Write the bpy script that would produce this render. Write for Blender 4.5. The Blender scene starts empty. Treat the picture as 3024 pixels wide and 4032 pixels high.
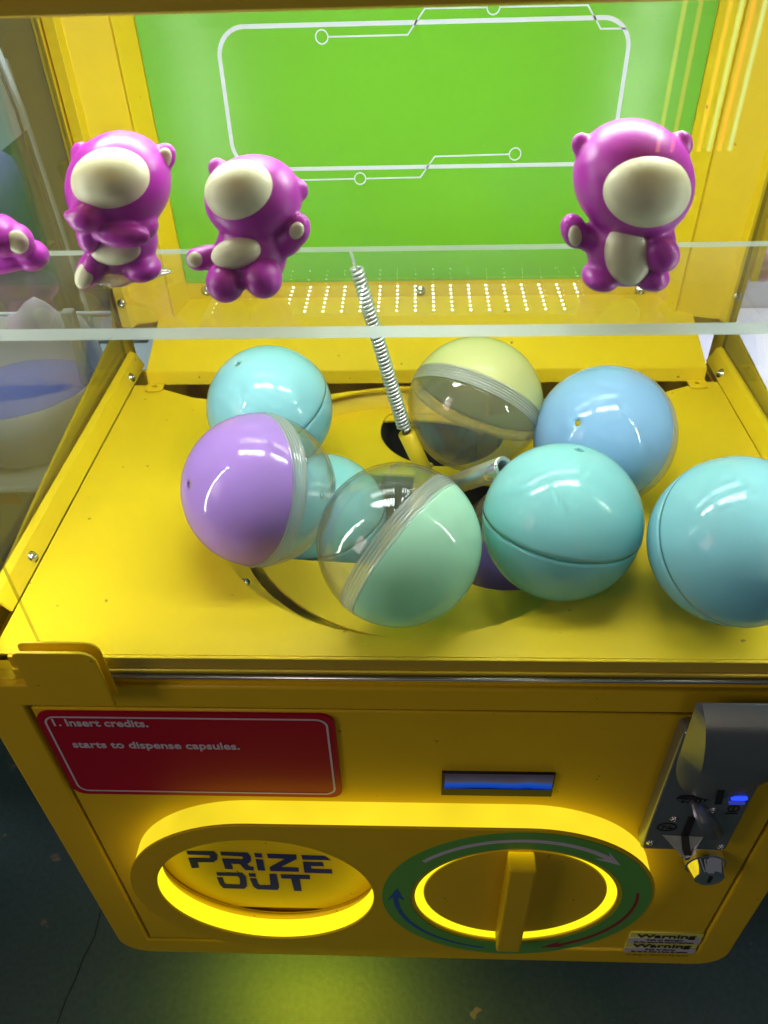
import bpy, bmesh, math, random
from math import pi, sin, cos, radians
from mathutils import Vector, Matrix, geometry
random.seed(7)
SC = bpy.context.scene
COL = SC.collection

# ------------------------------------------------------------------ camera
YAW, PITCH, ROLL, F = radians(-3.025), radians(39.879), radians(1.925), 3066.73
CAM = Vector((-0.003, -0.28, 0.86))
_f = Vector((sin(YAW)*cos(PITCH), cos(YAW)*cos(PITCH), -sin(PITCH)))
_r = Vector((cos(YAW), -sin(YAW), 0)); _d = _f.cross(_r)
RIGHT = cos(ROLL)*_r + sin(ROLL)*_d
DOWN = -sin(ROLL)*_r + cos(ROLL)*_d
FWD = _f
cd = bpy.data.cameras.new('camera'); cam = bpy.data.objects.new('camera', cd); COL.objects.link(cam)
cd.sensor_fit = 'VERTICAL'; cd.sensor_height = 36; cd.lens = 36*F/4032
cd.clip_start = 0.02; cd.clip_end = 60
M = Matrix.Identity(4)
for i in range(3):
    M[i][0], M[i][1], M[i][2], M[i][3] = RIGHT[i], -DOWN[i], -FWD[i], CAM[i]
cam.matrix_world = M
SC.camera = cam
cd.dof.use_dof = True; cd.dof.focus_distance = 0.50; cd.dof.aperture_fstop = 18.0

# ------------------------------------------------------------------ world, exposure, lamps
w = bpy.data.worlds.new('World'); SC.world = w; w.use_nodes = True
w.node_tree.nodes['Background'].inputs[0].default_value = (0.85, 0.86, 1.0, 1)
w.node_tree.nodes['Background'].inputs[1].default_value = 0.085
SC.view_settings.view_transform = 'Standard'; SC.view_settings.look = 'None'
SC.view_settings.exposure = 0; SC.view_settings.gamma = 1
LED_STRENGTH = 170
RING_STRENGTH = 1.0
WINDOW_STRENGTH = 6.5
SC.cycles.use_denoising = True
SC.cycles.max_bounces = 12; SC.cycles.diffuse_bounces = 8; SC.cycles.glossy_bounces = 5
SC.cycles.transparent_max_bounces = 40; SC.cycles.transmission_bounces = 8
SC.cycles.sample_clamp_indirect = 4; SC.cycles.caustics_reflective = False; SC.cycles.caustics_refractive = False

# ------------------------------------------------------------------ photo measuring helpers (3024 x 4032 picture -> metres)
def ray(x, y): return RIGHT*((x-1512)/F) + DOWN*((y-2016)/F) + FWD
def PY(x, y, Y): r = ray(x, y); return CAM + r*((Y-CAM.y)/r.y)
def PZ(x, y, Z): r = ray(x, y); return CAM + r*((Z-CAM.z)/r.z)
def PX(x, y, X): r = ray(x, y); return CAM + r*((X-CAM.x)/r.x)

# ------------------------------------------------------------------ materials
def mat(name):
    m = bpy.data.materials.new(name); m.use_nodes = True
    nt = m.node_tree; return m, nt, nt.nodes['Principled BSDF'], nt.nodes['Material Output']
def paint(name, col, rough=0.4, metal=0.0, coat=0.0, var=0.06, bump=0.0, scale=40, spec=0.5, rvar=0.12, sss=0.0):
    m, nt, b, o = mat(name); N, L = nt.nodes, nt.links
    tc = N.new('ShaderNodeTexCoord'); nz = N.new('ShaderNodeTexNoise'); nz.inputs['Scale'].default_value = scale
    nz.inputs['Detail'].default_value = 5; L.new(tc.outputs['Object'], nz.inputs['Vector'])
    mx = N.new('ShaderNodeMix'); mx.data_type = 'RGBA'
    mx.inputs[6].default_value = (*[c*(1-var) for c in col], 1); mx.inputs[7].default_value = (*[min(1, c*(1+var)) for c in col], 1)
    L.new(nz.outputs['Fac'], mx.inputs[0]); L.new(mx.outputs[2], b.inputs['Base Color'])
    mr = N.new('ShaderNodeMapRange'); mr.inputs[3].default_value = max(0.02, rough-rvar); mr.inputs[4].default_value = rough+rvar
    n2 = N.new('ShaderNodeTexNoise'); n2.inputs['Scale'].default_value = scale*0.37; n2.inputs['Detail'].default_value = 6
    L.new(tc.outputs['Object'], n2.inputs['Vector']); L.new(n2.outputs['Fac'], mr.inputs[0]); L.new(mr.outputs[0], b.inputs['Roughness'])
    if name == 'yellow_enamel':
        v = N.new('ShaderNodeTexNoise'); v.inputs['Scale'].default_value = 170; v.inputs['Detail'].default_value = 1; L.new(tc.outputs['Object'], v.inputs[0])
        rs = N.new('ShaderNodeMapRange'); rs.inputs[1].default_value = .772; rs.inputs[2].default_value = .795; L.new(v.outputs['Fac'], rs.inputs[0])
        v2 = N.new('ShaderNodeTexNoise'); v2.inputs['Scale'].default_value = 5; v2.inputs['Detail'].default_value = 10; v2.inputs['Roughness'].default_value = .7; L.new(tc.outputs['Object'], v2.inputs[0])
        r2_ = N.new('ShaderNodeMapRange'); r2_.inputs[1].default_value = .45; r2_.inputs[2].default_value = .85; r2_.inputs[4].default_value = .22; L.new(v2.outputs['Fac'], r2_.inputs[0])
        ma = N.new('ShaderNodeMath'); ma.operation = 'MAXIMUM'; L.new(rs.outputs[0], ma.inputs[0]); L.new(r2_.outputs[0], ma.inputs[1])
        md_ = N.new('ShaderNodeMix'); md_.data_type = 'RGBA'; L.new(ma.outputs[0], md_.inputs[0]); L.new(mx.outputs[2], md_.inputs[6]); md_.inputs[7].default_value = (.34, .24, .035, 1)
        L.new(md_.outputs[2], b.inputs['Base Color'])
        mp = N.new('ShaderNodeMapping'); mp.inputs['Scale'].default_value = (6, 90, 90); mp.inputs['Rotation'].default_value = (.2, .3, .5); L.new(tc.outputs['Object'], mp.inputs[0])
        v3 = N.new('ShaderNodeTexNoise'); v3.inputs['Scale'].default_value = 4; v3.inputs['Detail'].default_value = 6; L.new(mp.outputs[0], v3.inputs[0])
        ad = N.new('ShaderNodeMath'); ad.operation = 'MULTIPLY_ADD'; ad.inputs[1].default_value = .16; L.new(v3.outputs['Fac'], ad.inputs[0]); L.new(mr.outputs[0], ad.inputs[2]); L.new(ad.outputs[0], b.inputs['Roughness'])
    b.inputs['Metallic'].default_value = metal; b.inputs['Coat Weight'].default_value = coat
    b.inputs['Coat Roughness'].default_value = 0.04; b.inputs['Specular IOR Level'].default_value = spec
    if sss: b.inputs['Subsurface Weight'].default_value = sss; b.inputs['Subsurface Radius'].default_value = (0.006, 0.005, 0.004); b.inputs['Subsurface Scale'].default_value = 0.5
    if bump:
        n3 = N.new('ShaderNodeTexNoise'); n3.inputs['Scale'].default_value = 900; L.new(tc.outputs['Object'], n3.inputs['Vector'])
        bp = N.new('ShaderNodeBump'); bp.inputs['Strength'].default_value = bump; bp.inputs['Distance'].default_value = 0.001
        L.new(n3.outputs['Fac'], bp.inputs['Height']); L.new(bp.outputs[0], b.inputs['Normal'])
    return m
def emis(name, col, s):
    m, nt, b, o = mat(name); nt.nodes.remove(b)
    e = nt.nodes.new('ShaderNodeEmission'); e.inputs[0].default_value = (*col, 1); e.inputs[1].default_value = s
    if name.startswith('lit_yellow'):
        tc = nt.nodes.new('ShaderNodeTexCoord'); nz = nt.nodes.new('ShaderNodeTexNoise'); nz.inputs['Scale'].default_value = 16; nz.inputs['Detail'].default_value = 2
        mr = nt.nodes.new('ShaderNodeMapRange'); mr.inputs[1].default_value = .3; mr.inputs[2].default_value = .7; mr.inputs[3].default_value = s*.86; mr.inputs[4].default_value = s*1.12
        nt.links.new(tc.outputs['Object'], nz.inputs[0]); nt.links.new(nz.outputs['Fac'], mr.inputs[0]); nt.links.new(mr.outputs[0], e.inputs[1])
    nt.links.new(e.outputs[0], o.inputs[0]); return m
def fres(nt, ior):
    N, L = nt.nodes, nt.links; g = N.new('ShaderNodeNewGeometry'); mr = N.new('ShaderNodeMapRange')
    mr.inputs[3].default_value = ior; mr.inputs[4].default_value = 1/ior; L.new(g.outputs['Backfacing'], mr.inputs[0])
    fr = N.new('ShaderNodeFresnel'); L.new(mr.outputs[0], fr.inputs[0]); return fr
def clear(name, tint=(0.97, 0.985, 0.98), ior=1.49, rough=0.0, haze=0.0, boost=1.0):
    m, nt, b, o = mat(name); N, L = nt.nodes, nt.links; N.remove(b)
    t = N.new('ShaderNodeBsdfTransparent'); t.inputs[0].default_value = (*tint, 1)
    g = N.new('ShaderNodeBsdfGlossy'); g.inputs['Roughness'].default_value = rough
    fr = fres(nt, ior)
    src = t.outputs[0]
    if haze:
        d = N.new('ShaderNodeBsdfDiffuse'); d.inputs[0].default_value = (0.8, 0.82, 0.8, 1)
        tc = N.new('ShaderNodeTexCoord'); nz = N.new('ShaderNodeTexNoise'); nz.inputs['Scale'].default_value = 9; nz.inputs['Detail'].default_value = 8
        L.new(tc.outputs['Object'], nz.inputs[0])
        mr = N.new('ShaderNodeMapRange'); mr.inputs[1].default_value = 0.35; mr.inputs[2].default_value = 0.75
        mr.inputs[3].default_value = haze*0.6; mr.inputs[4].default_value = haze*1.8; L.new(nz.outputs['Fac'], mr.inputs[0])
        mh = N.new('ShaderNodeMixShader'); L.new(mr.outputs[0], mh.inputs[0]); L.new(src, mh.inputs[1]); L.new(d.outputs[0], mh.inputs[2]); src = mh.outputs[0]
    k = N.new('ShaderNodeMath'); k.operation = 'MULTIPLY'; k.inputs[1].default_value = boost; k.use_clamp = True; L.new(fr.outputs[0], k.inputs[0])
    mx = N.new('ShaderNodeMixShader'); L.new(k.outputs[0], mx.inputs[0]); L.new(src, mx.inputs[1]); L.new(g.outputs[0], mx.inputs[2])
    L.new(mx.outputs[0], o.inputs[0]); return m
def frosted(name, col, trans=0.3, rough=0.25, clearness=0.25):
    m, nt, b, o = mat(name); N, L = nt.nodes, nt.links; N.remove(b)
    d = N.new('ShaderNodeBsdfDiffuse'); d.inputs[0].default_value = (*col, 1)
    t = N.new('ShaderNodeBsdfTranslucent'); t.inputs[0].default_value = (*col, 1)
    a = N.new('ShaderNodeMixShader'); a.inputs[0].default_value = trans; L.new(d.outputs[0], a.inputs[1]); L.new(t.outputs[0], a.inputs[2])
    tp = N.new('ShaderNodeBsdfTransparent')
    c = N.new('ShaderNodeMixShader'); c.inputs[0].default_value = clearness; L.new(a.outputs[0], c.inputs[1]); L.new(tp.outputs[0], c.inputs[2])
    g = N.new('ShaderNodeBsdfGlossy'); g.inputs['Roughness'].default_value = rough
    fr = fres(nt, 1.49)
    x = N.new('ShaderNodeMixShader'); L.new(fr.outputs[0], x.inputs[0]); L.new(c.outputs[0], x.inputs[1]); L.new(g.outputs[0], x.inputs[2])
    L.new(x.outputs[0], o.inputs[0]); return m

YEL = paint('yellow_enamel', (0.80, 0.56, 0.012), 0.36, bump=0.05, var=0.035, scale=14, spec=.32)
GRN = paint('green_print', (0.175, 0.50, 0.032), 0.22, var=0.03, scale=8)
LILAC = paint('pale_print', (0.72, 0.74, 0.88), 0.3)
STEEL = paint('bright_steel', (0.72, 0.73, 0.75), 0.18, metal=1, var=0.05, scale=200, rvar=0.06)
ZINC = paint('zinc_spring', (0.80, 0.82, 0.84), 0.3, metal=.85, var=0.1, scale=150)
GLINTM = paint('glint_metal', (.8, .8, .82), .30, metal=1, rvar=.04)
DARKSTEEL = paint('dark_steel', (.22, .23, .24), .4, metal=.8)
CHROME = paint('chrome', (0.85, 0.85, 0.86), 0.07, metal=1, rvar=0.03)
DARK = paint('black_plastic', (0.012, 0.012, 0.013), 0.5)
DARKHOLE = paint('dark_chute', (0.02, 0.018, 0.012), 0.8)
RED = paint('red_print', (0.44, 0.005, 0.026), 0.36, var=0.08, scale=10, spec=.2)
SILVERPRINT = paint('silver_print', (0.68, 0.64, 0.72), 0.4)
DKGREEN = paint('green_vinyl', (0.13, 0.46, 0.08), 0.35)
BLUEPRINT = paint('blue_print', (0.02, 0.12, 0.50), 0.4)
REDPRINT = paint('dark_red_print', (0.35, 0.02, 0.03), 0.4)
NAVY = paint('navy_print', (0.012, 0.022, 0.22), 0.7, spec=.15)
STICKY = paint('sticker_yellow', (0.78, 0.84, 0.20), 0.5); STICKW = paint('sticker_white', (0.62, 0.62, 0.72), 0.5)
INK = paint('black_ink', (0.02, 0.02, 0.02), 0.5)
GREYMETAL = paint('cast_grey_metal', (0.30, 0.34, 0.37), 0.34, metal=0.75, bump=0.15, var=0.08, scale=60)
ACRYL = clear('clear_acrylic', haze=0.012)
SHELFM = clear('shelf_acrylic', (0.955, 0.97, 0.965), haze=0.024, boost=1.3)
EDGE = frosted('acrylic_edge', (0.86, 0.93, 0.95), 0.65, 0.2, 0.12)
PEDGE = clear('pane_edge', (0.55, 0.57, 0.52), boost=2.0)
GLOW = emis('lit_yellow_acrylic', (1.0, 0.76, 0.022), RING_STRENGTH)
GLOWIN = emis('lit_yellow_ring', (1.0, 0.92, 0.012), RING_STRENGTH*1.25)
LEDM = [emis('white_led', (0.90, 1.0, 0.92), LED_STRENGTH*k) for k in (.13, .180, .60, 2.2)]
TOYM = paint('magenta_vinyl', (0.41, 0.028, 0.40), 0.36, var=0.03, scale=20, sss=0.08)
CREAM = paint('cream_vinyl', (0.68, 0.65, 0.45), 0.42, var=0.02)
GLUE = clear('clear_glue', (0.93, 0.93, 0.88), 1.5, 0.05, haze=0.26, boost=2.5)
CSHELL = clear('capsule_clear', (0.98, 0.985, 0.98), 1.5, 0.0, haze=0.03, boost=1.15)
RIMM = frosted('capsule_rim', (0.88, 0.92, 0.90), 0.55, 0.04, 0.66)

# ------------------------------------------------------------------ geometry helpers
def link(name, me, m, parent=None, smooth=False):
    o = bpy.data.objects.new(name, me); COL.objects.link(o)
    for x in (m if isinstance(m, (list, tuple)) else [m]): me.materials.append(x)
    if smooth:
        for p in me.polygons: p.use_smooth = True
    if parent:
        o.parent = parent; o.matrix_parent_inverse = parent_world(parent).inverted()
    return o
def parent_world(o):
    mw = o.matrix_basis.copy()
    return (parent_world(o.parent) @ o.matrix_parent_inverse @ mw) if o.parent else mw
def bmo(name, bm, m, parent=None, smooth=False):
    bmesh.ops.recalc_face_normals(bm, faces=bm.faces)
    me = bpy.data.meshes.new(name); bm.to_mesh(me); bm.free(); return link(name, me, m, parent, smooth)
def root(name, loc, label, cat, group=None, rot=(0, 0, 0)):
    o = bpy.data.objects.new(name, None); COL.objects.link(o); o.location = loc; o.rotation_euler = rot
    o.empty_display_size = 0.02; tag(o, label, cat, group); return o
def tag(o, label=None, cat=None, group=None, kind=None):
    if label: o['label'] = label
    if cat: o['category'] = cat
    if group: o['group'] = group
    if kind: o['kind'] = kind
    return o
def box(bm, x0, x1, y0, y1, z0, z1, bev=0.0, seg=2):
    r = bmesh.ops.create_cube(bm, size=1)
    for v in r['verts']:
        v.co = Vector((x0+(v.co.x+.5)*(x1-x0), y0+(v.co.y+.5)*(y1-y0), z0+(v.co.z+.5)*(z1-z0)))
    if bev:
        es = list({e for v in r['verts'] for e in v.link_edges})
        bmesh.ops.bevel(bm, geom=es, offset=bev, segments=seg, affect='EDGES', profile=.5)
def boxo(name, x0, x1, y0, y1, z0, z1, m, parent=None, bev=0.0):
    bm = bmesh.new(); box(bm, x0, x1, y0, y1, z0, z1, bev); return bmo(name, bm, m, parent, False)
def prism(name, pts, d, m, parent=None, bev=0.0):
    """polygon of 3-D points swept along vector d"""
    bm = bmesh.new(); d = Vector(d)
    vs = [bm.verts.new(p) for p in pts]; f = bm.faces.new(vs)
    r = bmesh.ops.extrude_face_region(bm, geom=[f])
    bmesh.ops.translate(bm, verts=[v for v in r['geom'] if isinstance(v, bmesh.types.BMVert)], vec=d)
    if bev: bmesh.ops.bevel(bm, geom=list(bm.edges), offset=bev, segments=2, affect='EDGES', profile=.5)
    return bmo(name, bm, m, parent)
def rrect(x0, x1, y0, y1, r, n=8):
    out = []
    for cx, cy, a0 in ((x1-r, y1-r, 0), (x0+r, y1-r, 90), (x0+r, y0+r, 180), (x1-r, y0+r, 270)):
        for i in range(n+1):
            a = radians(a0+90*i/n); out.append((cx+r*cos(a), cy+r*sin(a)))
    return out
def circ(cx, cy, r, n=96, a0=0, a1=360):
    full = abs(a1-a0) >= 360
    return [(cx+r*cos(radians(a0+(a1-a0)*i/(n if full else n-1))), cy+r*sin(radians(a0+(a1-a0)*i/(n if full else n-1)))) for i in range(n)]
def plate(name, loops, c0, c1, m, parent=None, axis='Y', bev=0.0):
    """flat sheet with holes. axis Y: loops are (x,z), spans y c0..c1; axis Z: loops are (x,y), spans z c0..c1"""
    cu = bpy.data.curves.new(name, 'CURVE'); cu.dimensions = '2D'; cu.fill_mode = 'BOTH'
    t = abs(c1-c0)/2; cu.extrude = max(t-bev, 0); cu.bevel_depth = bev; cu.bevel_resolution = 2 if bev else 0
    if bev: cu.offset = -bev
    for lp in loops:
        s = cu.splines.new('POLY'); s.points.add(len(lp)-1); s.use_cyclic_u = True
        for p, q in zip(s.points, lp): p.co = (q[0], q[1], 0, 1)
    ob = bpy.data.objects.new('tmp', cu); COL.objects.link(ob)
    dg = bpy.context.evaluated_depsgraph_get(); me = bpy.data.meshes.new_from_object(ob.evaluated_get(dg))
    bpy.data.objects.remove(ob); bpy.data.curves.remove(cu)
    me.materials.clear(); mid = (c0+c1)/2
    for v in me.vertices:
        x, y, z = v.co
        v.co = (x, mid-z, y) if axis == 'Y' else (x, y, mid+z)
    me.name = name
    if axis == 'Y': pass
    return link(name, me, m, parent)
def lathe(prof, n=48, closed=False):
    bm = bmesh.new(); rings = []
    for r, z in prof:
        if r < 1e-7: rings.append([bm.verts.new((0, 0, z))])
        else: rings.append([bm.verts.new((r*cos(2*pi*i/n), r*sin(2*pi*i/n), z)) for i in range(n)])
    pairs = list(zip(rings, rings[1:])) + ([(rings[-1], rings[0])] if closed else [])
    for a, b in pairs:
        for i in range(n):
            j = (i+1) % n
            if len(a) == 1 and len(b) == 1: continue
            if len(a) == 1: bm.faces.new((a[0], b[i], b[j]))
            elif len(b) == 1: bm.faces.new((a[i], b[0], a[j]))
            else: bm.faces.new((a[i], b[i], b[j], a[j]))
    return bm
def frame_z(d, at):
    d = Vector(d).normalized(); return Matrix.Translation(at) @ d.to_track_quat('Z', 'Y').to_matrix().to_4x4()
def tube(name, pts, rad, m, parent=None, n=12, closed=False, cap=True):
    bm = bmesh.new(); pts = [Vector(p) for p in pts]; rings = []; N = len(pts)
    t = (pts[1]-pts[0]).normalized(); up = Vector((0, 0, 1)) if abs(t.z) < .9 else Vector((1, 0, 0)); nrm = t.cross(up).normalized()
    for i, p in enumerate(pts):
        t2 = (pts[(i+1) % N]-pts[i-1]) if closed else (pts[min(i+1, N-1)]-pts[max(i-1, 0)])
        t2.normalize(); nrm = (nrm - t2*nrm.dot(t2)).normalized(); b = t2.cross(nrm)
        rr = rad[i] if isinstance(rad, (list, tuple)) else rad
        rings.append([bm.verts.new(p+nrm*rr*cos(2*pi*k/n)+b*rr*sin(2*pi*k/n)) for k in range(n)])
    for a, b in list(zip(rings, rings[1:]))+([(rings[-1], rings[0])] if closed else []):
        for k in range(n): bm.faces.new((a[k], b[k], b[(k+1) % n], a[(k+1) % n]))
    if cap and not closed: bm.faces.new(rings[0][::-1]); bm.faces.new(rings[-1])
    return bmo(name, bm, m, parent, True)
def flat(name, polys, off, m, parent=None):
    """thin printed shapes: 3-D polygons given a little thickness along off"""
    bm = bmesh.new(); off = Vector(off)
    for P in polys:
        P = [Vector(p) for p in P]; tri = geometry.tessellate_polygon([P])
        a = [bm.verts.new(p) for p in P]; b = [bm.verts.new(p+off) for p in P]
        for t in tri:
            try: bm.faces.new([b[i] for i in t])
            except ValueError: pass
        for i in range(len(P)):
            j = (i+1) % len(P); bm.faces.new((a[i], a[j], b[j], b[i]))
    return bmo(name, bm, m, parent)
def stroke(pts, wd, closed=False):
    """ribbon polygons (quads) along a 2-D polyline"""
    pts = [Vector((p[0], p[1])) for p in pts]; n = len(pts); L, R = [], []
    for i in range(n):
        a = pts[i-1] if (closed or i > 0) else pts[i]; b = pts[(i+1) % n] if (closed or i < n-1) else pts[i]
        t0 = (pts[i]-a); t1 = (b-pts[i])
        if t0.length < 1e-9: t0 = t1
        if t1.length < 1e-9: t1 = t0
        t0 = t0.normalized(); t1 = t1.normalized(); t = (t0+t1).normalized(); nn = Vector((-t.y, t.x))
        k = wd/2/max(.35, abs(t.dot(t1))); L.append(pts[i]+nn*k); R.append(pts[i]-nn*k)
    return [[L[i], L[(i+1) % n], R[(i+1) % n], R[i]] for i in range(n if closed else n-1)]
def text(name, s, loc, size, m, parent, stretch=1.0, align='LEFT', rotx=90, bold=0.0, depth=0.0002, shear=0.0):
    cu = bpy.data.curves.new(name, 'FONT'); cu.body = s; cu.size = size; cu.extrude = depth; cu.align_x = align; cu.offset = bold; cu.shear = shear
    ob = bpy.data.objects.new('tmp', cu); COL.objects.link(ob)
    dg = bpy.context.evaluated_depsgraph_get(); me = bpy.data.meshes.new_from_object(ob.evaluated_get(dg))
    bpy.data.objects.remove(ob); bpy.data.curves.remove(cu); me.materials.clear()
    X = Matrix.Translation(loc) @ Matrix.Rotation(radians(rotx), 4, 'X') @ Matrix.Diagonal((stretch, 1, 1, 1))
    me.transform(X); me.name = name; return link(name, me, m, parent)
def screw(at, d, parent, r=0.0035, mt=None):
    prof = [(0, r*.35), (r*.35, r*.33), (r*.36, r*.55), (r*.6, r*.62), (r*.95, r*.3), (r, 0), (r*1.35, 0), (r*1.35, -r*.15), (0, -r*.15)]
    bm = lathe(prof, 16); bmesh.ops.transform(bm, matrix=frame_z(d, at), verts=bm.verts)
    return bmo('screw', bm, mt or STEEL, parent, True)

# ------------------------------------------------------------------ ground
bm = bmesh.new()
bmesh.ops.create_grid(bm, x_segments=1, y_segments=1, size=6)
gm, nt, b, o_ = mat('painted_concrete'); N, L = nt.nodes, nt.links
tc = N.new('ShaderNodeTexCoord')
n1 = N.new('ShaderNodeTexNoise'); n1.inputs['Scale'].default_value = 3; n1.inputs['Detail'].default_value = 9; L.new(tc.outputs['Object'], n1.inputs[0])
r1 = N.new('ShaderNodeValToRGB'); r1.color_ramp.elements[0].color = (0.045, 0.10, 0.115, 1); r1.color_ramp.elements[1].color = (0.10, 0.175, 0.185, 1)
r1.color_ramp.elements[0].position = .3; r1.color_ramp.elements[1].position = .7; L.new(n1.outputs['Fac'], r1.inputs[0])
n2 = N.new('ShaderNodeTexNoise'); n2.inputs['Scale'].default_value = 26; n2.inputs['Detail'].default_value = 4; n2.inputs['Roughness'].default_value = .45; L.new(tc.outputs['Object'], n2.inputs[0])
r2 = N.new('ShaderNodeValToRGB'); r2.color_ramp.elements[0].position = .70; r2.color_ramp.elements[1].position = .72; L.new(n2.outputs['Fac'], r2.inputs[0])
mx = N.new('ShaderNodeMix'); mx.data_type = 'RGBA'; L.new(r2.outputs[0], mx.inputs[0]); L.new(r1.outputs[0], mx.inputs[6]); mx.inputs[7].default_value = (0.30, 0.27, 0.20, 1)
n4 = N.new('ShaderNodeTexNoise'); n4.inputs['Scale'].default_value = 180; n4.inputs['Detail'].default_value = 3; L.new(tc.outputs['Object'], n4.inputs[0])
r4 = N.new('ShaderNodeMapRange'); r4.inputs[3].default_value = .72; r4.inputs[4].default_value = 1.25; L.new(n4.outputs['Fac'], r4.inputs[0])
m2 = N.new('ShaderNodeMix'); m2.data_type = 'RGBA'; m2.blend_type = 'MULTIPLY'; m2.inputs[0].default_value = 1; L.new(mx.outputs[2], m2.inputs[6]); L.new(r4.outputs[0], m2.inputs[7])
L.new(m2.outputs[2], b.inputs['Base Color']); b.inputs['Roughness'].default_value = .55
bp = N.new('ShaderNodeBump'); bp.inputs['Strength'].default_value = .25; bp.inputs['Distance'].default_value = .002; L.new(n4.outputs['Fac'], bp.inputs['Height']); L.new(bp.outputs[0], b.inputs['Normal'])
tag(bmo('ground', bm, gm), 'dark green painted concrete floor with worn chips', None, None, 'structure')

cr = []
for q0_, q1_ in (((398, 3585), (372, 3690)), ((372, 3690), (330, 3770)), ((330, 3770), (296, 3860)), ((296, 3860), (262, 3930)), ((262, 3930), (226, 4030))):
    a_, b_ = PZ(*q0_, 0), PZ(*q1_, 0); cr.append([(a_.x-.0004, a_.y, .0002), (a_.x+.0004, a_.y, .0002), (b_.x+.0004, b_.y, .0002), (b_.x-.0004, b_.y, .0002)])
flat('crack', cr, (0, 0, .0003), paint('crack_shadow', (.022, .028, .028), .9), bpy.data.objects['ground'])
# ------------------------------------------------------------------ the machine
MC = root('capsule_machine', (0, 0, 0), 'yellow capsule vending machine with glowing yellow rings and clear acrylic front', 'vending machine')
FZ = 0.519        # play floor level
XI, XO = 0.243, 0.268
# lower cabinet: front frame with rounded lower corners and an opening for the door panel
fr_out = [(x, z) for x, z in rrect(-XO, XO, 0.103, 0.492, 0.004, 3)]
fr_out = circ(XO-.026, .103+.026, .026, 8, 270, 360) + [(XO, .492), (-XO, .492)] + circ(-XO+.026, .103+.026, .026, 8, 180, 270)
fr_in = [(-.2405, .1295), (.2405, .1295), (.2405, .4715), (-.2405, .4715)]
cab = plate('front_frame', [fr_out, fr_in], 0.0, 0.020, YEL, MC, 'Y', 0.0018)
body_pts = circ(XO-.026, .104+.025, .0255, 8, 270, 360) + [(XO-.0005, .4905), (-XO+.0005, .4905)] + circ(-XO+.026, .104+.025, .0255, 8, 180, 270)
# cabinet shell behind the frame (four walls and back, open top)
bm = bmesh.new()
box(bm, -XO+.0005, -XO+.003, .0205, .375, .125, .4905); box(bm, XO-.003, XO-.0005, .0205, .375, .125, .4905)
box(bm, -XO+.027, XO-.027, .0205, .375, .1035, .107); box(bm, -XO+.0032, XO-.0032, .372, .3755, .11, .4905)
bmo('cabinet_shell', bm, YEL, MC)
for sx in (-1, 1):
    for sy in (0.12, 0.33):
        bm = lathe([(0, .103), (.010, .103), (.010, .02), (.019, .014), (.019, 0), (0, 0)], 20)
        bmesh.ops.translate(bm, verts=bm.verts, vec=(sx*.17, sy, 0)); bmo('foot', bm, DARK, MC, True)
# door panel with its two round openings
PC = PY(1046, 3512, -.018); KC = PY(2026, 3543, -.018)
PCX, PCZ, KCX, KCZ = PC.x, PC.z, KC.x, KC.z
SR = .1005; SZ = (PCZ+KCZ)/2; SXL, SXR = PCX-.0005, KCX+.0005
PCZ = KCZ = SZ
door = plate('door_panel', [[(-.2382, .1318), (.2382, .1318), (.2382, .4682), (-.2382, .4682)], circ(PCX, PCZ, .0860), circ(KCX, KCZ, .076)], .0012, .004, YEL, MC, 'Y', 0.0012)
plate('door_rebate', [[(-.262, .13), (.262, .13), (.262, .485), (-.262, .485)], circ(PCX, PCZ, .0875)], .0202, .0212, DARK, MC)
# stadium bezel: yellow face, lit wall outside, lit walls in the two openings
def stadium(r, n=40): return circ(SXR, SZ, r, n, -90, 90)+circ(SXL, SZ, r, n, 90, 270)
bez = plate('bezel', [stadium(SR), circ(PCX, PCZ, .0810), circ(KCX, KCZ, .0742)], -.0185, -.0165, YEL, MC, 'Y', 0.0006)
plate('bezel_light', [stadium(SR-.0012), stadium(SR-.0045)], -.0163, .0008, GLOW, MC, 'Y')
plate('prize_ring_light', [circ(PCX, PCZ, .0845), circ(PCX, PCZ, .0812)], -.0163, -.0032, GLOWIN, MC, 'Y')
plate('knob_ring_light', [circ(KCX, KCZ, .0775), circ(KCX, KCZ, .0744)], -.0163, .0008, GLOWIN, MC, 'Y')
plate('prize_collar', [circ(PCX, PCZ, .0900), circ(PCX, PCZ, .0864)], .0042, .0050, YEL, MC, 'Y')
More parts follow.
